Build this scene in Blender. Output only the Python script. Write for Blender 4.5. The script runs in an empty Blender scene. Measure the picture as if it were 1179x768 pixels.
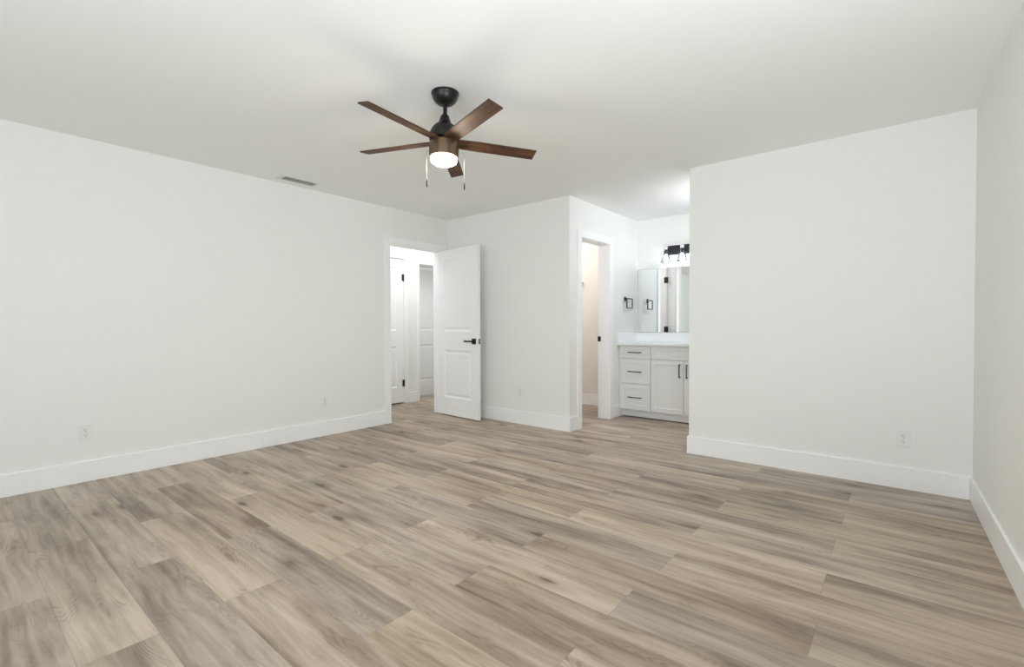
import bpy, bmesh, math
from mathutils import Matrix, Vector

S = bpy.context.scene
COL = S.collection
H = 2.44                      # ceiling height
XL, YB, XR = -4.488, 4.165, -2.657      # left wall, back wall, return wall
YP, XE, YV = 4.118, -1.416, 5.771       # partition plane, its free end, bathroom back wall
XW, ANG = 0.345, -0.0244                # right wall corner, its small skew
YREAR = -2.3
XH = -5.488                             # far wall of the hall
WT = 0.12
T = 0.014                               # baseboard thickness
BH = 0.148
RT = 0.13                               # thickness of the return wall

# ------------------------------------------------------------------ camera
cam_d = bpy.data.cameras.new('camera')
cam = bpy.data.objects.new('camera', cam_d)
COL.objects.link(cam)
cam_d.sensor_width = 36.0
cam_d.lens = 36.0 * 547.088 / 1179.0
cam_d.clip_start = 0.02
fw = Vector((-0.63503955, 0.7723079, -0.0162872))
rt = Vector((0.77243691, 0.635085, -0.00287482))
up = Vector((-0.0081235, 0.01440646, 0.99986322))
M = Matrix.Identity(4)
for i in range(3):
    M[i][0], M[i][1], M[i][2] = rt[i], up[i], -fw[i]
M[2][3] = 1.10146
cam.matrix_world = M
S.camera = cam

# ------------------------------------------------------------------ world, lights, exposure
S.view_settings.view_transform = 'Standard'
S.view_settings.look = 'None'
S.view_settings.gamma = 1.0
S.view_settings.use_curve_mapping = False
S.view_settings.exposure = 0.02
S.cycles.max_bounces = 14
S.cycles.diffuse_bounces = 10
S.cycles.glossy_bounces = 5
S.cycles.transparent_max_bounces = 12
S.cycles.caustics_reflective = False
S.cycles.caustics_refractive = False
S.cycles.sample_clamp_indirect = 6.0

world = bpy.data.worlds.new('world'); S.world = world
world.use_nodes = True
bg = world.node_tree.nodes['Background']
bg.inputs[0].default_value = (0.85, 0.92, 1.0, 1); bg.inputs[1].default_value = 1.0


def lamp(name, kind, loc, power, colour=(1, 1, 1), size=None, aim=None, radius=None):
    d = bpy.data.lights.new(name, kind)
    d.energy = power; d.color = colour
    if size:
        d.shape = 'RECTANGLE'; d.size, d.size_y = size
    if radius is not None:
        d.shadow_soft_size = radius
    o = bpy.data.objects.new(name, d); COL.objects.link(o)
    o.location = loc
    if aim is not None:
        o.rotation_euler = Vector(aim).to_track_quat('-Z', 'Y').to_euler()
    return o


WIN_L, WIN_R, WIN_B, WIN_T = -2.3, 0.3, 0.45, 2.15     # rear window opening
lamp('window_daylight', 'AREA', ((WIN_L + WIN_R) / 2, YREAR + 0.02, (WIN_B + WIN_T) / 2), 76, (0.82, 0.91, 1.0),
     (WIN_R - WIN_L - .1, WIN_T - WIN_B - .1), (0, 1, 0.55))
# added fill aimed up at the ceiling, beside an invented window in the right wall
SW_Y0, SW_Y1, SW_B, SW_T = -0.15, 1.25, 0.45, 2.10
lamp('side_fill_light', 'AREA', (0.28, 0.53, 1.1), 47, (0.88, 0.94, 1.0), (1.0, 0.9), (-0.7, 0.3, 1.1))
lamp('hall_light', 'AREA', (-5.0, 3.9, H - 0.02), 19, (0.94, 0.96, 1.0), (0.6, 3.0), (0, 0, -1))
lamp('closet_light', 'POINT', (-3.6, 5.0, 2.2), 13, (1.0, 0.94, 0.93), radius=0.08)
lamp('bathroom_light', 'AREA', (-1.2, 4.95, 2.2), 9, (0.90, 0.94, 1.0), (0.5, 0.4), (-1, -0.1, -0.2))

# ------------------------------------------------------------------ materials
MATS = {}


def mat(name, col, rough=0.5, metal=0.0, spec=0.5):
    m = bpy.data.materials.new(name); m.use_nodes = True
    b = m.node_tree.nodes['Principled BSDF']
    b.inputs['Base Color'].default_value = (*col, 1)
    b.inputs['Roughness'].default_value = rough
    b.inputs['Metallic'].default_value = metal
    b.inputs['Specular IOR Level'].default_value = spec
    MATS[name] = m
    return m


def nodes(m):
    nt = m.node_tree
    return nt, nt.nodes['Principled BSDF'], (lambda t, **k: _new(nt, t, k)), nt.links.new


def _new(nt, t, k):
    n = nt.nodes.new(t)
    for a, v in k.items():
        setattr(n, a, v)
    return n


def paint(name, col, rough, bump=0.02, scale=220):
    """wall paint: a fine roller stipple as bump"""
    m = mat(name, col, rough, 0, 0.3)
    nt, b, new, link = nodes(m)
    tc = new('ShaderNodeTexCoord'); n = new('ShaderNodeTexNoise')
    n.inputs['Scale'].default_value = scale; n.inputs['Detail'].default_value = 3
    bp = new('ShaderNodeBump'); bp.inputs['Strength'].default_value = bump; bp.inputs['Distance'].default_value = 0.002
    link(tc.outputs['Object'], n.inputs['Vector']); link(n.outputs['Fac'], bp.inputs['Height'])
    link(bp.outputs['Normal'], b.inputs['Normal'])
    return m


paint('wall_paint', (0.845, 0.85, 0.825), 0.65, 0.05)
paint('ceiling_paint', (0.90, 0.905, 0.885), 0.9, 0.12, 90)
paint('trim_paint', (0.91, 0.91, 0.91), 0.35, 0.0)
paint('closet_lit_paint', (0.78, 0.755, 0.715), 0.7, 0.05)  # warm lamplight of the closet put into the wall colour
paint('door_paint', (0.90, 0.90, 0.90), 0.38, 0.0)
paint('cabinet_paint', (0.80, 0.795, 0.785), 0.4, 0.0)
mat('quartz', (0.86, 0.87, 0.88), 0.2)
mat('black_metal', (0.012, 0.012, 0.013), 0.42, 0.0, 0.5)
mat('bronze', (0.012, 0.010, 0.009), 0.36, 0.3)
mat('bronze_lit', (0.17, 0.115, 0.07), 0.36, 0.75)  # bronze lightened to paint in the bloom over the light fitter
mat('plastic_white', (0.82, 0.82, 0.80), 0.35)
mat('slot_dark', (0.03, 0.03, 0.03), 0.8)
mat('screw_grey', (0.35, 0.35, 0.34), 0.8)  # mid grey of the outlet screws
mat('chrome', (0.8, 0.8, 0.82), 0.12, 1.0)
mat('brass_chain', (0.22, 0.20, 0.17), 0.35, 1.0)
mat('vent_metal', (0.74, 0.74, 0.72), 0.45)
mat('duct_dark', (0.26, 0.26, 0.26), 0.9)
mat('mirror_glass', (0.93, 0.95, 0.95), 0.0, 1.0)
mat('mirror_edge', (0.45, 0.48, 0.50), 0.3)
mat('outside', (0.5, 0.55, 0.5), 0.9)


def glass(name, tint, rough=0.02):
    m = mat(name, tint, rough)
    nt, b, new, link = nodes(m)
    out = nt.nodes['Material Output']
    tr = new('ShaderNodeBsdfTransparent'); tr.inputs[0].default_value = (*tint, 1)
    gl = new('ShaderNodeBsdfGlossy'); gl.inputs['Roughness'].default_value = rough
    lw = new('ShaderNodeLayerWeight'); lw.inputs['Blend'].default_value = 0.35
    mx = new('ShaderNodeMixShader')
    damp = new('ShaderNodeMath', operation='MULTIPLY'); damp.inputs[1].default_value = 0.65
    link(lw.outputs['Fresnel'], damp.inputs[0]); link(damp.outputs[0], mx.inputs[0]); link(tr.outputs[0], mx.inputs[1]); link(gl.outputs[0], mx.inputs[2])
    link(mx.outputs[0], out.inputs['Surface'])
    return m


glass('clear_glass', (0.93, 0.94, 0.97))
glass('window_glass', (0.95, 0.97, 0.97))


def glow(name, col, strength):
    m = mat(name, (0.9, 0.9, 0.88), 0.4)
    b = m.node_tree.nodes['Principled BSDF']
    b.inputs['Emission Color'].default_value = (*col, 1)
    b.inputs['Emission Strength'].default_value = strength
    return m


glow('fan_glass', (1.0, 0.88, 0.72), 140.0)
glow('bulb_glow', (0.86, 0.92, 1.0), 36.0)


def ramp(new, stops, interp='LINEAR'):
    r = new('ShaderNodeValToRGB')
    r.color_ramp.interpolation = interp
    e = r.color_ramp.elements
    while len(e) < len(stops):
        e.new(0.5)
    for k, (p, c) in enumerate(stops):
        e[k].position = p
        e[k].color = (*c, 1) if len(c) == 3 else c
    return r


FLOOR_TONES = ((0.565, 0.466, 0.362), (0.395, 0.310, 0.230), (0.155, 0.107, 0.068))


def floor_material():
    m = mat('vinyl_plank', (0.4, 0.33, 0.26), 0.42, 0, 0.4)
    nt, b, new, link = nodes(m)

    def mth(op, a, c=None, clamp=False):
        n = new('ShaderNodeMath', operation=op, use_clamp=clamp)
        for i, v in enumerate((a, c)):
            if v is None:
                continue
            if isinstance(v, (int, float)):
                n.inputs[i].default_value = v
            else:
                link(v, n.inputs[i])
        return n.outputs[0]

    def comb(x, y, z):
        n = new('ShaderNodeCombineXYZ')
        for i, v in enumerate((x, y, z)):
            if isinstance(v, (int, float)):
                n.inputs[i].default_value = v
            else:
                link(v, n.inputs[i])
        return n.outputs[0]

    def noise(vec, scale, detail=3, rough=0.55, dist=0.0):
        n = new('ShaderNodeTexNoise')
        n.inputs['Scale'].default_value = scale; n.inputs['Detail'].default_value = detail
        n.inputs['Roughness'].default_value = rough; n.inputs['Distortion'].default_value = dist
        link(vec, n.inputs['Vector'])
        return n.outputs['Fac']

    def mix(fac, a, c, blend='MIX'):
        n = new('ShaderNodeMix', data_type='RGBA', blend_type=blend)
        for sock, v in ((n.inputs[0], fac), (n.inputs[6], a), (n.inputs[7], c)):
            if isinstance(v, (int, float)):
                sock.default_value = v
            elif isinstance(v, tuple):
                sock.default_value = (*v, 1)
            else:
                link(v, sock)
        return n.outputs[2]

    W, L = 0.222, 1.22
    geo = new('ShaderNodeNewGeometry')
    sp = new('ShaderNodeSeparateXYZ'); link(geo.outputs['Position'], sp.inputs[0])
    x, y = sp.outputs[0], sp.outputs[1]
    v = mth('DIVIDE', mth('ADD', y, 10 * W - 1.61), W)
    row = mth('FLOOR', v); fv = mth('FRACT', v)
    par = mth('FRACT', mth('MULTIPLY', row, 0.5))                     # 0 or .5 : half-length stagger
    wn = new('ShaderNodeTexWhiteNoise', noise_dimensions='1D'); link(row, wn.inputs['W'])
    jit = mth('MULTIPLY', mth('SUBTRACT', wn.outputs['Value'], 0.5), 0.03)
    u = mth('ADD', mth('ADD', mth('DIVIDE', mth('ADD', x, 0.85 + 20 * L), L), par), jit)
    colm = mth('FLOOR', u); fu = mth('FRACT', u)
    wp = new('ShaderNodeTexWhiteNoise', noise_dimensions='2D'); link(comb(row, colm, 0), wp.inputs['Vector'])
    rs = new('ShaderNodeSeparateColor'); link(wp.outputs['Color'], rs.inputs[0])
    r1, r2, r3 = rs.outputs[0], rs.outputs[1], rs.outputs[2]
    # plank-local coordinates, shifted at random so that no two boards repeat
    px = mth('ADD', x, mth('MULTIPLY', r1, 37.0)); py = mth('ADD', y, mth('MULTIPLY', r2, 23.0)); pz = mth('MULTIPLY', r3, 11.0)
    wob = noise(comb(mth('MULTIPLY', px, 1.3), mth('MULTIPLY', py, 2.2), pz), 1.0, 2)
    pyw = mth('ADD', py, mth('MULTIPLY', mth('SUBTRACT', wob, 0.5), 0.07))
    broad = noise(comb(mth('MULTIPLY', px, 0.85), mth('MULTIPLY', pyw, 8.0), pz), 1.0, 3, 0.5)
    patch = noise(comb(mth('MULTIPLY', px, 2.6), mth('MULTIPLY', pyw, 15.0), pz), 1.0, 4, 0.6, 0.25)
    streak = noise(comb(mth('MULTIPLY', px, 1.3), mth('MULTIPLY', pyw, 26.0), mth('ADD', pz, 5.0)), 1.0, 3, 0.6, 0.15)
    fine = noise(comb(mth('MULTIPLY', px, 6.0), mth('MULTIPLY', pyw, 150.0), pz), 1.0, 4, 0.7)
    mids = noise(comb(mth('MULTIPLY', px, 2.5), mth('MULTIPLY', pyw, 55.0), pz), 1.0, 3, 0.6)
    # cathedral rings
    field = noise(comb(mth('MULTIPLY', px, 1.6), mth('MULTIPLY', pyw, 7.0), pz), 1.0, 1, 0.4)
    rings = mth('SINE', mth('MULTIPLY', field, 190.0))
    ringmask = mth('MULTIPLY', mth('SUBTRACT', patch, 0.53), 7.0, True)
    # knots
    vo = new('ShaderNodeTexVoronoi', feature='F1'); vo.inputs['Scale'].default_value = 1.0
    vo.inputs['Randomness'].default_value = 1.0
    link(comb(mth('MULTIPLY', px, 1.9), mth('MULTIPLY', pyw, 5.0), 0), vo.inputs['Vector'])
    kd = mth('ADD', vo.outputs['Distance'], mth('MULTIPLY', mth('SUBTRACT', mids, 0.5), 0.16))
    vs = new('ShaderNodeSeparateColor'); link(vo.outputs['Color'], vs.inputs[0])
    konly = mth('GREATER_THAN', vs.outputs[0], 0.38)
    halo = mth('MULTIPLY', mth('SUBTRACT', 1.0, mth('DIVIDE', kd, 0.34), True), konly)
    knot = mth('MULTIPLY', mth('MULTIPLY', mth('SUBTRACT', 1.0, mth('DIVIDE', kd, 0.13), True), 2.2, True), konly)

    light, mid, dark = FLOOR_TONES
    tone = mth('ADD', mth('MULTIPLY', broad, 0.44), mth('MULTIPLY', patch, 0.24))
    tone = mth('ADD', tone, mth('MULTIPLY', streak, 0.32))
    tone = mth('ADD', tone, mth('MULTIPLY', mth('SUBTRACT', r3, 0.5), 0.07))
    tone = mth('ADD', tone, mth('MULTIPLY', halo, 0.10))
    cr = ramp(new, [(0.37, light), (0.50, mid), (0.65, dark)]); link(tone, cr.inputs[0])
    colr = cr.outputs[0]
    colr = mix(mth('MULTIPLY', mth('SUBTRACT', mids, 0.51), 1.3, True), colr, (0.26, 0.20, 0.148))
    colr = mix(mth('MULTIPLY', mth('SUBTRACT', fine, 0.51), 1.2, True), colr, (0.23, 0.175, 0.13))
    colr = mix(mth('MULTIPLY', mth('MULTIPLY', mth('ADD', rings, 0.2, True), ringmask), 0.50), colr, (0.15, 0.112, 0.08))
    colr = mix(mth('MULTIPLY', knot, 0.90), colr, (0.095, 0.066, 0.045))
    # board to board tint
    hsv = new('ShaderNodeHueSaturation')
    link(mth('ADD', 0.90, mth('MULTIPLY', r2, 0.2)), hsv.inputs['Value'])
    link(mth('ADD', 0.80, mth('MULTIPLY', r1, 0.25)), hsv.inputs['Saturation'])
    link(colr, hsv.inputs['Color'])
    # seams
    ev = mth('MULTIPLY', mth('MINIMUM', fv, mth('SUBTRACT', 1.0, fv)), W)
    eu = mth('MULTIPLY', mth('MINIMUM', fu, mth('SUBTRACT', 1.0, fu)), L)
    e = mth('MINIMUM', ev, eu)
    seam = mth('SUBTRACT', 1.0, mth('DIVIDE', e, 0.0022), True)
    fin = mix(mth('MULTIPLY', seam, 0.42), hsv.outputs[0], (0.12, 0.09, 0.07))
    link(fin, b.inputs['Base Color'])
    link(mth('ADD', 0.27, mth('MULTIPLY', fine, 0.14)), b.inputs['Roughness'])
    bp = new('ShaderNodeBump'); bp.inputs['Strength'].default_value = 0.12; bp.inputs['Distance'].default_value = 0.001
    link(mth('SUBTRACT', mth('MULTIPLY', fine, 0.4), seam), bp.inputs['Height']); link(bp.outputs['Normal'], b.inputs['Normal'])
    return m


floor_material()


def walnut():
    m = mat('walnut_blade', (0.10, 0.05, 0.025), 0.55, 0, 0.3)
    nt, b, new, link = nodes(m)
    tc = new('ShaderNodeTexCoord'); mp = new('ShaderNodeMapping'); mp.inputs['Scale'].default_value = (3, 45, 10)
    n = new('ShaderNodeTexNoise'); n.inputs['Scale'].default_value = 1.0; n.inputs['Detail'].default_value = 4
    n.inputs['Distortion'].default_value = 0.6
    r = ramp(new, [(0.3, (0.028, 0.013, 0.008)), (0.5, (0.075, 0.032, 0.015)), (0.72, (0.15, 0.070, 0.032))])
    link(tc.outputs['UV'], mp.inputs['Vector']); link(mp.outputs[0], n.inputs['Vector']); link(n.outputs['Fac'], r.inputs[0])
    link(r.outputs[0], b.inputs['Base Color'])
    return m


walnut()

# ------------------------------------------------------------------ mesh helpers


def obj(name, bm, m, parent=None, bevel=0.0, smooth=False, seg=2):
    bmesh.ops.recalc_face_normals(bm, faces=bm.faces[:])
    me = bpy.data.meshes.new(name); bm.to_mesh(me); bm.free()
    me.materials.append(MATS[m])
    o = bpy.data.objects.new(name, me); COL.objects.link(o)
    if parent:
        o.parent = parent
    if smooth:
        for p in me.polygons:
            p.use_smooth = True
    if bevel:
        md = o.modifiers.new('bevel', 'BEVEL'); md.width = bevel; md.segments = seg
        md.limit_method = 'ANGLE'; md.angle_limit = math.radians(40)
    return o


def box(bm, x0, x1, y0, y1, z0, z1):
    vs = [bm.verts.new(p) for p in ((x0, y0, z0), (x1, y0, z0), (x1, y1, z0), (x0, y1, z0),
                                    (x0, y0, z1), (x1, y0, z1), (x1, y1, z1), (x0, y1, z1))]
    for f in ((0, 3, 2, 1), (4, 5, 6, 7), (0, 1, 5, 4), (1, 2, 6, 5), (2, 3, 7, 6), (3, 0, 4, 7)):
        bm.faces.new([vs[i] for i in f])
    return bm


def B(*a):
    return box(bmesh.new(), *a)


def prism(bm, pts, h0, h1, mapping):
    """extrude polygon pts (a,b) from h0 to h1; mapping(a,b,h) -> xyz"""
    lo = [bm.verts.new(mapping(a, b, h0)) for a, b in pts]
    hi = [bm.verts.new(mapping(a, b, h1)) for a, b in pts]
    bm.faces.new(lo[::-1]); bm.faces.new(hi)
    n = len(pts)
    for i in range(n):
        j = (i + 1) % n
        bm.faces.new((lo[i], lo[j], hi[j], hi[i]))
    return bm


mapX = lambda a, b, h: (h, a, b)      # polygon in (y, z), extruded along x
mapY = lambda a, b, h: (a, h, b)      # polygon in (x, z), extruded along y
mapZ = lambda a, b, h: (a, b, h)      # footprint, extruded upward


def lathe(bm, prof, n=40, cx=0, cy=0, z0=0):
    rings = []
    for r, z in prof:
        if r < 1e-6:
            rings.append([bm.verts.new((cx, cy, z + z0))])
        else:
            rings.append([bm.verts.new((cx + r * math.cos(2 * math.pi * k / n), cy + r * math.sin(2 * math.pi * k / n), z + z0)) for k in range(n)])
    for a, c in zip(rings, rings[1:]):
        for k in range(n):
            j = (k + 1) % n
            if len(a) == 1 and len(c) == 1:
                continue
            if len(a) == 1:
                bm.faces.new((a[0], c[j], c[k]))
            elif len(c) == 1:
                bm.faces.new((a[k], a[j], c[0]))
            else:
                bm.faces.new((a[k], a[j], c[j], c[k]))
    return bm


def tube(bm, pts, r, n=10, cap=True):
    pts = [Vector(p) for p in pts]
    rings = []
    for i, p in enumerate(pts):
        d = (pts[min(i + 1, len(pts) - 1)] - pts[max(i - 1, 0)]).normalized()
        a = d.orthogonal().normalized() if i == 0 else (rings_a - d * rings_a.dot(d)).normalized()
        rings_a = a
        c = d.cross(a)
        rings.append([bm.verts.new(p + r * (math.cos(2 * math.pi * k / n) * a + math.sin(2 * math.pi * k / n) * c)) for k in range(n)])
    for a, c in zip(rings, rings[1:]):
        for k in range(n):
            j = (k + 1) % n
            bm.faces.new((a[k], a[j], c[j], c[k]))
    if cap:
        bm.faces.new(rings[0][::-1]); bm.faces.new(rings[-1])
    return bm


def xf(bm, mtx):
    bmesh.ops.transform(bm, matrix=mtx, verts=bm.verts[:])
    return bm


def tag(o, label, cat, group=None, kind=None):
    o['label'] = label; o['category'] = cat
    if group:
        o['group'] = group
    if kind:
        o['kind'] = kind
    return o


def empty(name, loc=(0, 0, 0), rz=0.0):
    o = bpy.data.objects.new(name, None); COL.objects.link(o)
    o.empty_display_size = 0.05
    o.location = loc; o.rotation_euler = (0, 0, rz)
    return o


def struct(name, bm, m, label, cat, bevel=0.0):
    return tag(obj(name, bm, m, None, bevel), label, cat, None, 'structure')


def shift(o, root):
    """mesh built in world coordinates -> child of a root that stands elsewhere"""
    o.parent = root
    o.matrix_parent_inverse = Matrix.LocRotScale(root.location, root.rotation_euler, None).inverted()
    return o


# ------------------------------------------------------------------ the shell
# doorways: (near y, far y, head height)
D1 = (3.289, 4.043, 2.030)          # bedroom door in the left wall
D2 = (4.395, 5.015, 2.040)          # closet door in the return wall
D3 = (3.485, 4.250, 2.050)          # closed door across the hall
D4 = (4.530, 5.290, 2.010)          # linen recess across the hall
J = 0.018                           # jamb board
YE = 6.2                            # end of hall

struct('floor', B(-6.2, 0.9, YREAR - 0.2, YE + 0.2, -0.12, 0), 'vinyl_plank', 'greige wood-look plank floor running through bedroom and bathroom', 'floor')
struct('ceiling', B(-6.2, 0.9, YREAR - 0.2, YE + 0.2, H, H + 0.12), 'ceiling_paint', 'flat white ceiling over the whole bedroom', 'ceiling')


def wall_x(name, xa, xb, ya, yb, holes, m, label):
    pts = [(ya, 0)]
    for s0, s1, top in holes:
        pts += [(s0 - J, 0), (s0 - J, top + J), (s1 + J, top + J), (s1 + J, 0)]
    pts += [(yb, 0), (yb, H), (ya, H)]
    return struct(name, prism(bmesh.new(), pts, xa, xb, mapX), m, label, 'wall')


wall_x('wall_left', XL - WT, XL, YREAR, YE, [D1], 'wall_paint', 'long white wall on the left with the bedroom doorway in it')
struct('wall_back', B(XL, XR - RT, YB, YB + WT, 0, H), 'wall_paint', 'white back wall behind the open panel door', 'wall')
wall_x('wall_return', XR - RT, XR, YB, YV, [D2], 'wall_paint', 'white return wall holding the narrow closet doorway')
struct('wall_bathroom', B(XR - RT, -0.9, YV, YV + WT, 0, H), 'wall_paint', 'white bathroom wall behind the mirror and vanity', 'wall')
struct('wall_closet', B(XL, XR - RT, YV, YV + WT, 0, H), 'closet_lit_paint', 'rear wall, warm lamplight painted in, seen through the narrow closet doorway', 'wall')
struct('wall_partition', B(XE, XW + 0.0029, YP, YP + WT, 0, H), 'wall_paint', 'white wall on the right that hides part of the vanity', 'wall')
struct('wall_nook', B(-1.085, -0.9, YP + WT, YV, 0, H), 'wall_paint', 'white side wall of the vanity nook behind the partition', 'wall')
ta = -math.tan(ANG)
wx = lambda y: XW + (YP - y) * ta                # face of the skewed right wall at depth y
rwm = bmesh.new()


def rseg(y0, y1, z0, z1):
    prism(rwm, [(wx(y0), y0), (wx(y0) + WT, y0), (wx(y1) + WT, y1), (wx(y1), y1)], z0, z1, mapZ)


rseg(YREAR, SW_Y0, 0, H); rseg(SW_Y1, YP + WT, 0, H); rseg(SW_Y0, SW_Y1, 0, SW_B); rseg(SW_Y0, SW_Y1, SW_T, H)
struct('wall_right', rwm, 'wall_paint', 'white wall along the right edge of the photo', 'wall')
sf = bmesh.new()  # added window out of view, built to go with the side fill
for y0, y1, z0, z1 in ((SW_Y0, SW_Y0 + .05, SW_B, SW_T), (SW_Y1 - .05, SW_Y1, SW_B, SW_T), (0.525, 0.575, SW_B + .05, SW_T - .05),
                       (SW_Y0 + .05, SW_Y1 - .05, SW_B, SW_B + .05), (SW_Y0 + .05, SW_Y1 - .05, SW_T - .05, SW_T)):
    box(sf, wx(0.55) + .04, wx(0.55) + .09, y0, y1, z0, z1)
win2 = struct('added_window', sf, 'trim_paint', 'added white-framed window in the right wall, unseen, for the side fill light', 'window')
obj('pane', B(wx(0.55) + .062, wx(0.55) + .068, SW_Y0 + .05, SW_Y1 - .05, SW_B + .05, SW_T - .05), 'window_glass', win2)
# rear wall behind the camera, with a wide window
rw = bmesh.new()
box(rw, XL - WT, WIN_L, YREAR - WT, YREAR, 0, H); box(rw, WIN_R, wx(YREAR) + WT, YREAR - WT, YREAR, 0, H)
box(rw, WIN_L, WIN_R, YREAR - WT, YREAR, 0, WIN_B); box(rw, WIN_L, WIN_R, YREAR - WT, YREAR, WIN_T, H)
struct('wall_rear', rw, 'wall_paint', 'white wall behind the camera with a wide window', 'wall')
wf = bmesh.new()
for a, c in ((WIN_L, WIN_L + .05), (WIN_R - .05, WIN_R), ((WIN_L + WIN_R) / 2 - .025, (WIN_L + WIN_R) / 2 + .025)):
    box(wf, a, c, YREAR - 0.09, YREAR - 0.03, WIN_B, WIN_T)
for a, c in ((WIN_B, WIN_B + .05), (WIN_T - .05, WIN_T)):
    box(wf, WIN_L + .05, WIN_R - .05, YREAR - 0.09, YREAR - 0.03, a, c)
win = struct('window_1', wf, 'trim_paint', 'wide white-framed window in the wall behind the camera', 'window')
obj('pane', B(WIN_L + .05, WIN_R - .05, YREAR - 0.064, YREAR - 0.058, WIN_B + .05, WIN_T - .05), 'window_glass', win)
# hall
wall_x('wall_hall', XH - WT, XH, 1.6, YE, [D3, D4], 'wall_paint', 'white hall wall seen through the open doorway')
struct('wall_hall_near', B(XH, XL - WT, 1.6, 1.7, 0, H), 'wall_paint', 'white near end wall of the hall', 'wall')
struct('wall_hall_end', B(-6.1, XL - WT, YE, YE + .1, 0, H), 'wall_paint', 'white far end wall of the hall', 'wall')
rc = bmesh.new()          # the recess across the hall: cheeks and soffit
XRC = -5.90
box(rc, XRC - .05, XH - WT, D4[0] - J - .08, D4[0] - J, 0, H); box(rc, XRC - .05, XH - WT, D4[1] + J, D4[1] + J + .08, 0, H)
box(rc, XRC - .05, XH - WT, D4[0] - J, D4[1] + J, D4[2] + J, H)
struct('wall_recess', rc, 'wall_paint', 'white cheeks and soffit of the recess across the hall', 'wall')
struct('wall_hall_back', B(XH - WT - 0.35, XH - WT - 0.25, 3.0, D4[0] - J - .08, 0, H), 'wall_paint', 'wall behind the closed hall door', 'wall')


# ------------------------------------------------------------------ casings, jambs, baseboards
CW, CT = 0.085, 0.016


def doorframe(name, xa, xb, d, label, faces=(1, 1), cw=CW):
    s0, s1, top = d
    bm = bmesh.new()
    prism(bm, [(s0 - J, 0), (s0, 0), (s0, top), (s1, top), (s1, 0), (s1 + J, 0), (s1 + J, top + J), (s0 - J, top + J)], xa, xb, mapX)
    for on, x0, x1 in ((faces[0], xa - CT, xa), (faces[1], xb, xb + CT)):
        if on:
            rv = 0.005
            prism(bm, [(s0 - cw, 0), (s0 - rv, 0), (s0 - rv, top + rv), (s1 + rv, top + rv), (s1 + rv, 0), (s1 + cw, 0), (s1 + cw, top + cw), (s0 - cw, top + cw)], x0, x1, mapX)
    return struct(name, bm, 'trim_paint', label, 'door casing', 0.003)


doorframe('trim_1', XL - WT, XL, D1, 'white casing around the open bedroom doorway on the left wall')
tr2 = doorframe('trim_2', XR - RT, XR, D2, 'white casing around the narrow closet doorway beside the vanity')
obj('strike_plate', B(-2.800, -2.762, D2[1] - 0.006, D2[1] + .001, 0.912, 0.972), 'black_metal', tr2, 0.001)
doorframe('trim_3', XH - WT, XH, D3, 'white casing around the closed hall door', (0, 1), 0.07)
doorframe('trim_4', XH - WT, XH, D4, 'white casing around the recess across the hall', (0, 1), 0.06)


def base(name, runs, label):
    bm = bmesh.new()
    for r in runs:
        box(bm, *r, 0, BH)
    return struct(name, bm, 'trim_paint', label, 'baseboard', 0.003)


base('baseboard_left', [(XL, XL + T, YREAR, D1[0] - CW)], 'tall white baseboard along the long left wall')
base('baseboard_back', [(XL + CT, XR, YB - T, YB)], 'tall white baseboard below the wall behind the open door')
base('baseboard_return', [(XR, XR + T, YB - T, D2[0] - CW), (XR, XR + T, D2[1] + CW, 5.30)], 'short white baseboard pieces beside the closet doorway')
base('baseboard_partition', [(XE - T, XW - T, YP - T, YP), (XE - T, XE, YP, YP + WT)], 'tall white baseboard below the wall on the right')
struct('baseboard_right', prism(bmesh.new(), [(wx(YREAR), YREAR), (wx(YREAR) - T, YREAR), (wx(YP) - T, YP), (wx(YP), YP)], 0, BH, mapZ),
       'trim_paint', 'tall white baseboard along the right edge wall', 'baseboard', 0.003)
base('baseboard_closet', [(XL, XR - .15, YV - T, YV)], 'white baseboard on the warm-tinted closet wall')
base('baseboard_hall', [(XH, XH + T, D3[1] + .07, D4[0] - .06), (XH, XH + T, 1.7, D3[0] - .07)], 'white baseboard in the hall between the two doorways')


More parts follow.
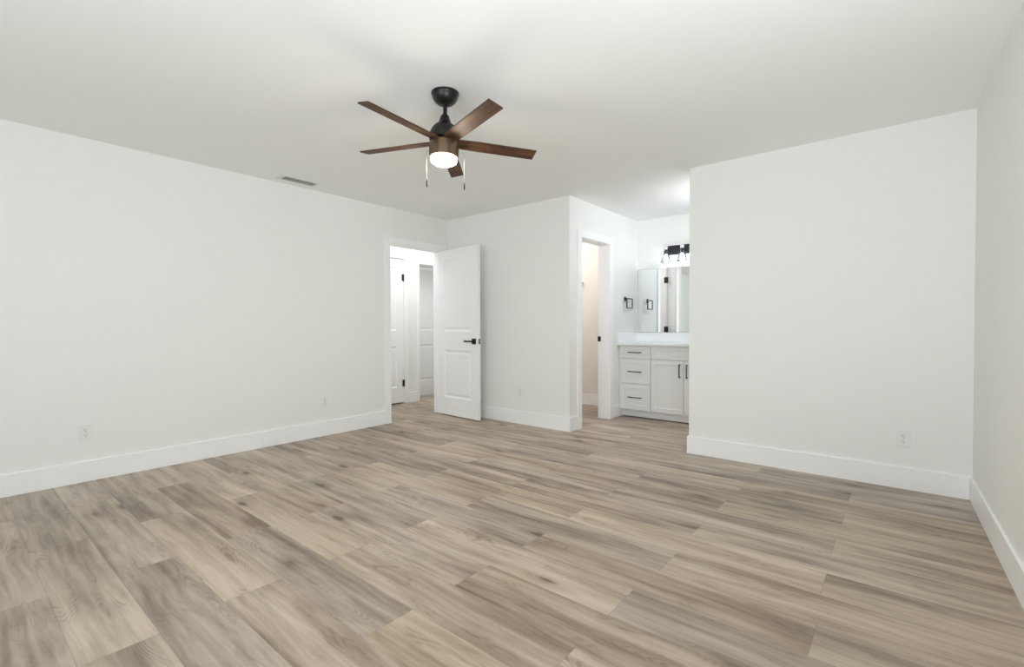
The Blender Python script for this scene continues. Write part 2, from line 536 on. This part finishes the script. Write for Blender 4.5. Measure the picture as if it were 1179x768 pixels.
# ------------------------------------------------------------------ doors
def panel_door(name, width, height, m='door_paint', thick=0.035, panels=None):
    """leaf in local coords: x 0..width from the hinge, y 0..-thick, z 0..height; moulded two-panel faces"""
    st = 0.118
    panels = panels or ((0.215, 0.795), (1.02, height - 0.115))
    bm = bmesh.new()
    xs = [0, st, width - st, width]
    zs = [0, panels[0][0], panels[0][1], panels[1][0], panels[1][1], height]
    for side, yf in ((-1, -thick), (1, 0.0)):
        inn = -side                                        # direction into the leaf
        for i in range(3):
            for k in range(5):
                x0, x1, z0, z1 = xs[i], xs[i + 1], zs[k], zs[k + 1]
                if i == 1 and k in (1, 3):
                    # ogee sticking: rebate down, flat channel, raised field
                    lv = [(0, 0), (0.006, 0.004), (0.018, 0.009), (0.030, 0.009), (0.052, 0.0035)]
                    loops = []
                    for ins, dep in lv:
                        yy = yf + inn * dep
                        loops.append([bm.verts.new(p) for p in ((x0 + ins, yy, z0 + ins), (x1 - ins, yy, z0 + ins), (x1 - ins, yy, z1 - ins), (x0 + ins, yy, z1 - ins))])
                    for a, c in zip(loops, loops[1:]):
                        for q in range(4):
                            bm.faces.new((a[q], a[(q + 1) % 4], c[(q + 1) % 4], c[q]))
                    bm.faces.new(loops[-1])
                else:
                    bm.faces.new([bm.verts.new(p) for p in ((x0, yf, z0), (x1, yf, z0), (x1, yf, z1), (x0, yf, z1))])
    for q in (((0, 0), (0, -thick)), ((0, -thick), (width, -thick)), ((width, -thick), (width, 0)), ((width, 0), (0, 0))):
        pass
    bm.faces.new([bm.verts.new(p) for p in ((0, 0, 0), (0, -thick, 0), (0, -thick, height), (0, 0, height))])
    bm.faces.new([bm.verts.new(p) for p in ((width, 0, 0), (width, -thick, 0), (width, -thick, height), (width, 0, height))])
    bm.faces.new([bm.verts.new(p) for p in ((0, 0, 0), (width, 0, 0), (width, -thick, 0), (0, -thick, 0))])
    bm.faces.new([bm.verts.new(p) for p in ((0, 0, height), (width, 0, height), (width, -thick, height), (0, -thick, height))])
    bmesh.ops.remove_doubles(bm, verts=bm.verts[:], dist=1e-5)
    return obj(name, bm, m)


def lever(parent, width, z, side, thick=0.035):
    """square rosette with a lever pointing to the hinge; side -1 = y=-thick face, +1 = y=0 face"""
    y0 = -thick if side < 0 else 0.0
    c = width - 0.070
    yo = lambda d: y0 + side * d
    ys = lambda a, b_: sorted((yo(a), yo(b_)))
    h = obj('lever_handle', B(c - .033, c + .033, *ys(0, .010), z - .033, z + .033), 'black_metal', parent, 0.002)
    bm = bmesh.new()
    tube(bm, [(c, yo(.008), z), (c, yo(.045), z)], 0.011, 14)
    o1 = obj('neck', bm, 'black_metal', h, 0, True)
    box_ = B(c - .125, c + .012, *ys(.040, .054), z - .010, z + .010)
    obj('lever', box_, 'black_metal', h, 0.003)
    return h


def hinge(parent, pin, z, ydir, xdir):
    """barrel plus the two leaves, in parent's local space"""
    bm = bmesh.new()
    tube(bm, [(pin[0], pin[1], z - .045), (pin[0], pin[1], z + .045)], 0.0075, 12)
    tube(bm, [(pin[0], pin[1], z - .051), (pin[0], pin[1], z - .046)], 0.006, 12)
    tube(bm, [(pin[0], pin[1], z + .046), (pin[0], pin[1], z + .051)], 0.006, 12)
    box(bm, *sorted((pin[0], pin[0] + xdir * .030)), pin[1] - .0015, pin[1] + .0015, z - .045, z + .045)
    return obj('hinge', bm, 'black_metal', parent)


# bedroom door, swung about 86 degrees into the room: hinge on the far jamb
W1 = 0.742
d1 = panel_door('door_1', W1, 2.015)
d1.location = (XL + 0.002, D1[1] - 0.001, 0.014); d1.rotation_euler = (0, 0, math.radians(-4.4))
tag(d1, 'white two-panel door standing open against the back wall', 'door', None, 'structure')
lever(d1, W1, 0.908, -1); lever(d1, W1, 0.908, 1)
obj('latch_plate', B(W1 - .0005, W1 + .0015, -.029, -.006, .908 - .029, .908 + .029), 'black_metal', d1)
obj('latch_bolt', B(W1, W1 + .009, -.022, -.013, .908 - .010, .908 + .010), 'chrome', d1)
for z in (0.25, 1.0, 1.77):
    hinge(d1, (-.004, .004), z, -1, 1)

# closed hall door (local x runs towards -y from the hinge at the far jamb; hall face at x = XH)
d2 = panel_door('door_2', 0.757, 2.025)
d2.location = (XH - 0.004, D3[1] - 0.004, 0.020); d2.rotation_euler = (0, 0, math.radians(-90))
# local +y -> world +x after -90 degrees, so the y=0 face looks into the hall
tag(d2, 'closed white two-panel door with black hinges across the hall', 'door', None, 'structure')
for z in (0.27, 1.77):
    hinge(d2, (-.002, .007), z, -1, 1)

# door at the back of the recess across the hall
d3 = panel_door('door_3', D4[1] - D4[0] + 2 * J - 0.006, 2.00)
d3.location = (XRC, D4[1] + J - 0.003, 0.012); d3.rotation_euler = (0, 0, math.radians(-90))
tag(d3, 'white panel door in shade at the back of the hall recess', 'door', None, 'structure')

# closet door, open 90 degrees into the closet, seen only in the mirror (with its hinges)
d4 = panel_door('door_4', 0.612, 2.015)
d4.rotation_euler = (0, 0, math.radians(180))
d4.location = (XR - RT - 0.004, D2[0] + 0.004, 0.014)
tag(d4, 'white closet door open inward, reflected in the vanity mirror', 'door', None, 'structure')
for z in (0.276, 1.026, 1.776):
    bm = bmesh.new()
    px_, py_ = 0.0, -0.041
    tube(bm, [(px_ - .004, py_, z - .045), (px_ - .004, py_, z + .045)], 0.0075, 12)
    box(bm, -0.034, -0.004, -0.0385, -0.0365, z - .045, z + .045)         # leaf let into the jamb side
    box(bm, -0.004, 0.030, -0.0372, -0.0352, z - .045, z + .045)          # leaf on the door
    obj('hinge', bm, 'black_metal', d4)


# ------------------------------------------------------------------ vanity
VX0, VX1 = -2.634, -1.110
YF, YC = 5.268, 5.287            # face of the fronts, front of the carcass
cab = empty('vanity_cabinet', (-1.872, 5.5, 0))
tag(cab, 'white shaker vanity cabinet with black pulls under the mirror', 'cabinet')
cb = bmesh.new()
box(cb, XR + 0.001, -1.086, YC, YV - 0.001, 0.092, 0.866)
box(cb, XR + 0.001, XR + 0.018, 5.325, YV - 0.001, 0, 0.092); box(cb, -1.103, -1.086, 5.325, YV - 0.001, 0, 0.092)      # end panels down to the floor
shift(obj('carcass', cb, 'cabinet_paint'), cab)
shift(obj('toe_kick', B(XR + 0.018, -1.103, 5.338, 5.352, 0.009, 0.092), 'cabinet_paint'), cab)


def shaker(name, x0, x1, z0, z1, parent, rail=0.052):
    bm = bmesh.new()
    y0, y1 = YF, YC - 0.0005
    lv = [(0, 0), (rail, 0), (rail + .002, .008)]
    loops = [[bm.verts.new(p) for p in ((x0 + i, y0 + d, z0 + i), (x1 - i, y0 + d, z0 + i), (x1 - i, y0 + d, z1 - i), (x0 + i, y0 + d, z1 - i))] for i, d in lv]
    back = [bm.verts.new(p) for p in ((x0, y1, z0), (x1, y1, z0), (x1, y1, z1), (x0, y1, z1))]
    loops = [back] + loops
    for a, c in zip(loops, loops[1:]):
        for q in range(4):
            bm.faces.new((a[q], a[(q + 1) % 4], c[(q + 1) % 4], c[q]))
    bm.faces.new(loops[-1]); bm.faces.new(back[::-1])
    o = obj(name, bm, 'cabinet_paint', None, 0.0012)
    return shift(o, parent)


def pull(parent, x, z, length, vertical):
    bm = bmesh.new()
    h = length / 2
    y0, y1, y2 = YF, YF - 0.024, YF - 0.034
    if vertical:
        box(bm, x - .005, x + .005, y2, y1, z - h, z + h)
        for s in (-1, 1):
            box(bm, x - .005, x + .005, y1, y0, *sorted((z + s * h, z + s * (h - .010))))
    else:
        box(bm, x - h, x + h, y2, y1, z - .005, z + .005)
        for s in (-1, 1):
            box(bm, *sorted((x + s * h, x + s * (h - .010))), y1, y0, z - .005, z + .005)
    o = obj('handle', bm, 'black_metal', None, 0.001)
    o.parent = parent
    return o


for bx0, bx1 in ((VX0, -2.258), (-1.486, VX1)):
    for z0, z1, rail in ((0.712, 0.852, 0.040), (0.411, 0.702, 0.052), (0.102, 0.401, 0.052)):
        dr = shaker('drawer', bx0, bx1, z0, z1, cab, rail)
        pull(dr, (bx0 + bx1) / 2, (z0 + z1) / 2 if rail == 0.040 else (z0 + z1) / 2 - .003, 0.162, False)
shaker('false_front', -2.249, -1.495, 0.712, 0.852, cab, 0.040)
for dx0, dx1, hx in ((-2.249, -1.875, -1.912), (-1.869, -1.495, -1.832)):
    dd = shaker('door', dx0, dx1, 0.102, 0.702, cab)
    pull(dd, hx, 0.590, 0.150, True)

ct = obj('countertop', B(XR + 0.001, -1.086, 5.222, YV - 0.001, 0.866, 0.897), 'quartz', None, 0.003)
tag(ct, 'thin white quartz counter on top of the vanity cabinet', 'countertop')
obj('side_splash', B(XR + 0.001, XR + 0.020, 5.222, YV - 0.001, 0.897, 1.010), 'quartz', ct, 0.002)
obj('backsplash', B(XR + 0.020, -1.086, YV - 0.020, YV - 0.001, 0.897, 1.010), 'quartz', ct, 0.002)

mir = empty('wall_mirror', (-1.87, YV, 1.013))
tag(mir, 'frameless bathroom mirror above the vanity backsplash', 'mirror')
shift(obj('mirror_glass', B(XR + 0.016, -1.10, YV - 0.006, YV - 0.004, 1.017, 1.812), 'mirror_glass'), mir)
shift(obj('mirror_edge', B(XR + 0.010, -1.095, YV - 0.004, YV - 0.001, 1.012, 1.816), 'mirror_edge'), mir)

# vanity light: black bar, four down-turned clear bell shades
VL = empty('vanity_light', (-1.94, YV, 2.02))
tag(VL, 'black bar vanity light with clear glass shades above the mirror', 'light fixture')
shift(obj('backplate', B(-2.268, -1.612, YV - 0.028, YV - 0.001, 1.962, 2.076), 'black_metal', None, 0.004), VL)
for k in range(4):
    cx, cy = -2.24 + 0.2 * k, YV - 0.085
    bm = bmesh.new()
    tube(bm, [(cx, YV - .028, 2.045), (cx, cy, 2.045)], 0.008, 12)
    lathe(bm, [(0, 2.066), (0.020, 2.066), (0.026, 2.058), (0.026, 2.028), (0.020, 2.020), (0.0, 2.020)], 24, cx, cy)
    arm = shift(obj('arm', bm, 'chrome', None, 0, True), VL)
    bm = bmesh.new()
    lathe(bm, [(0, 2.020), (0.017, 2.020), (0.021, 2.005), (0.021, 1.965), (0.0, 1.962)], 20, cx, cy)
    shift(obj('socket', bm, 'black_metal', None, 0, True), VL)
    bm = bmesh.new()
    outer = [(0.022, 2.024), (0.026, 2.005), (0.034, 1.975), (0.046, 1.935), (0.058, 1.895), (0.066, 1.868)]
    lathe(bm, outer + [(r - .0022, z) for r, z in outer[::-1]], 32, cx, cy)
    shift(obj('glass_shade', bm, 'clear_glass', None, 0, True), VL)
    bm = bmesh.new()
    lathe(bm, [(0.010, 1.962), (0.012, 1.950), (0.020, 1.925), (0.023, 1.905), (0.019, 1.884), (0.010, 1.874), (0, 1.872)], 20, cx, cy)
    shift(obj('light_bulb', bm, 'bulb_glow', None, 0, True), VL)

# towel ring on the return wall
TR = empty('towel_ring', (XR, 5.43, 1.43))
tag(TR, 'small black square towel ring beside the bathroom mirror', 'towel ring')
shift(obj('mount', B(XR + .0005, XR + .012, 5.405, 5.455, 1.405, 1.455), 'black_metal', None, 0.002), TR)
bm = bmesh.new(); box(bm, XR + .010, XR + .058, 5.422, 5.438, 1.424, 1.440)
shift(obj('post', bm, 'black_metal', None, 0.001), TR)
bm = bmesh.new()
ya, yb_, za, zb = 5.375, 5.540, 1.308, 1.436
for a in ((ya, yb_, zb - .014, zb), (ya, yb_, za, za + .014), (ya, ya + .014, za + .014, zb - .014), (yb_ - .014, yb_, za + .014, zb - .014)):
    box(bm, XR + .046, XR + .057, *a)
shift(obj('ring', bm, 'black_metal', None), TR)

# small hook on the closet wall
HK = empty('wall_hook', (-3.455, YV, 1.68))
tag(HK, 'tiny dark hook on the warm-tinted wall inside the closet', 'hook')
shift(obj('hook_plate', B(-3.475, -3.425, YV - .006, YV - .0005, 1.645, 1.715), 'plastic_white', None, 0.002), HK)
bm = bmesh.new()
tube(bm, [(-3.455, YV - .005, 1.695), (-3.455, YV - .03, 1.690), (-3.455, YV - .045, 1.675), (-3.455, YV - .045, 1.655), (-3.455, YV - .032, 1.648)], 0.009, 10)
shift(obj('prong', bm, 'black_metal', None, 0, True), HK)


# ------------------------------------------------------------------ outlets
def outlet(loc, rz, label):
    """local: x to the right, -y out of the wall"""
    e = empty('wall_outlet', loc, rz)
    tag(e, label, 'outlet', 'wall outlets')
    obj('cover_plate', B(-.036, .036, -.006, -.0005, -.0575, .0575), 'plastic_white', e, 0.0025)
    for s in (-1, 1):
        bm = bmesh.new()
        pts = [(0.0165 * math.cos(a), s * .0195 + max(-.0135, min(.0135, .0175 * math.sin(a)))) for a in [math.tau * k / 24 for k in range(24)]]
        prism(bm, pts, -.0085, -.006, mapY)
        rcp = obj('receptacle', bm, 'plastic_white', e)
        bm = bmesh.new()
        for dx, hh in ((-.0065, .0045), (.0065, .0035)):
            box(bm, dx - .0013, dx + .0013, -.0088, -.0084, s * .0195 + .002 - hh + .002, s * .0195 + .002 + hh + .002)
        tube(bm, [(0, -.0084, s * .0195 - .0075), (0, -.0088, s * .0195 - .0075)], .0026, 10)
        obj('slots', bm, 'slot_dark', rcp)
    bm = bmesh.new(); tube(bm, [(0, -.006, 0), (0, -.0075, 0)], .0035, 12)
    obj('screw', bm, 'screw_grey', e)
    return e


outlet((XL, 0.674, 0.349), math.radians(90), 'white duplex outlet on the left wall nearest the left edge')
outlet((XL, 2.484, 0.339), math.radians(90), 'faint white outlet on the left wall closer to the open doorway')
outlet((-3.300, YB, 0.362), 0, 'faint white outlet on the back wall right of the open door')
outlet((0.010, YP, 0.338), 0, 'white duplex outlet on the right partition near the right corner')

# ------------------------------------------------------------------ ceiling vent
vx0, vx1, vy0, vy1 = -4.365, -4.215, 1.975, 2.315
vent = empty('ceiling_vent', ((vx0 + vx1) / 2, (vy0 + vy1) / 2, H))
tag(vent, 'small white slotted air vent in the ceiling near the left wall', 'vent')
bm = bmesh.new()
fwid = 0.028
for a in ((vx0, vx0 + fwid, vy0, vy1), (vx1 - fwid, vx1, vy0, vy1), (vx0 + fwid, vx1 - fwid, vy0, vy0 + fwid), (vx0 + fwid, vx1 - fwid, vy1 - fwid, vy1)):
    box(bm, *a, H - 0.009, H - 0.0005)
shift(obj('frame', bm, 'vent_metal', None, 0.002), vent)
shift(obj('backing', B(vx0 + fwid, vx1 - fwid, vy0 + fwid, vy1 - fwid, H - .002, H - .0005), 'duct_dark'), vent)
for k in range(4):
    xc = vx0 + fwid + (vx1 - vx0 - 2 * fwid) * (k + 0.5) / 4
    bm = bmesh.new()
    box(bm, -0.0085, 0.0085, vy0 + fwid, vy1 - fwid, -0.0006, 0.0006)
    xf(bm, Matrix.Translation((xc, 0, H - 0.0075)) @ Matrix.Rotation(math.radians(38), 4, 'Y'))
    shift(obj('slat', bm, 'vent_metal'), vent)

# ------------------------------------------------------------------ ceiling fan
FX, FY = -2.0436, 1.886
fan = empty('ceiling_fan', (FX, FY, H))
tag(fan, 'dark five-blade ceiling fan with walnut blades and lit glass bowl', 'ceiling fan')
PIV = 2.36
TILT = Matrix.Translation((0, 0, PIV - H)) @ Matrix.Rotation(0.04735, 4, Vector((-0.047, -0.0058, 0)).normalized()) @ Matrix.Translation((0, 0, H - PIV))
lz = lambda prof: [(r, z - H) for r, z in prof]


def fanpart(name, bm, m, parent=fan, smooth=True, tilt=True, bevel=0.0):
    if tilt:
        xf(bm, TILT)
    o = obj(name, bm, m, parent, bevel, smooth)
    if smooth:
        md = o.modifiers.new('edge', 'EDGE_SPLIT'); md.split_angle = math.radians(38)
    return o


fanpart('canopy', lathe(bmesh.new(), lz([(0, 2.4395), (.079, 2.4395), (.079, 2.430), (.0755, 2.426), (.074, 2.418), (.069, 2.404), (.059, 2.389), (.045, 2.378), (.028, 2.372), (0.0, 2.371)])), 'bronze', tilt=False)
fanpart('downrod', lathe(bmesh.new(), lz([(0, 2.378), (.012, 2.378), (.012, 2.30), (0, 2.30)]), 24), 'bronze')
fanpart('motor_housing', lathe(bmesh.new(), lz([(0, 2.314), (.017, 2.314), (.024, 2.306), (.030, 2.288), (.037, 2.268), (.045, 2.258), (.058, 2.249), (.072, 2.232), (.082, 2.210), (.086, 2.188), (.086, 2.166),
                                            (.060, 2.164), (.060, 2.150), (.0, 2.150)]), 48), 'bronze')
kit = fanpart('light_kit', lathe(bmesh.new(), lz([(0, 2.150), (.084, 2.150), (.085, 2.142), (.085, 2.100), (.083, 2.066), (.078, 2.063), (0, 2.063)]), 48), 'bronze_lit')
fanpart('glass_shade', lathe(bmesh.new(), lz([(0, 2.063), (.075, 2.063), (.0755, 2.057), (.075, 2.050), (.069, 2.039), (.056, 2.031), (.034, 2.027), (0, 2.026)]), 48), 'fan_glass', kit)
BR, BWD, BPH, BPITCH = 0.5472, 0.0871, 0.9793, -0.2291
for k in range(5):
    bm = bmesh.new()
    r0 = 0.055
    pts = [(r0, -BWD * .40), (0.10, -BWD * .46), (0.18, -BWD / 2), (BR, -BWD / 2), (BR, BWD / 2), (0.18, BWD / 2), (0.10, BWD * .46), (r0, BWD * .40)]
    prism(bm, pts, -0.004, 0.004, mapZ)
    uvl = bm.loops.layers.uv.new('grain')
    for f in bm.faces:
        for l in f.loops:
            l[uvl].uv = (l.vert.co.x + 1.7 * k, l.vert.co.y + 0.63 * k)
    xf(bm, Matrix.Translation((0, 0, 2.157 - H)) @ Matrix.Rotation(BPH + k * math.tau / 5, 4, 'Z') @ Matrix.Rotation(BPITCH, 4, 'X'))
    fanpart('blade', bm, 'walnut_blade', smooth=False, bevel=0.0015)
rv = Vector((rt.x, rt.y, 0)).normalized()
for s, ztop, zmid, zbot in ((-1, 2.112, 1.945, 1.902), (1, 2.098, 1.925, 1.886)):
    c0 = rv * (s * 0.088); c1 = rv * (s * 0.107)
    bm = bmesh.new()
    tube(bm, [(c0.x, c0.y, ztop - H), (c1.x, c1.y, ztop - H - .002), (c1.x * 1.01, c1.y * 1.01, ztop - H - .012), (c1.x * 1.01, c1.y * 1.01, zmid - H)], 0.0009, 8)
    ch = fanpart('pull_chain', bm, 'brass_chain', tilt=False)
    bm = bmesh.new()
    lathe(bm, lz([(0, zmid + .002), (.0028, zmid), (.0042, zmid - .012), (.0046, zbot + .006), (.003, zbot), (0, zbot)]), 12, c1.x * 1.01, c1.y * 1.01)
    fanpart('fob', bm, 'bronze', ch, tilt=False)
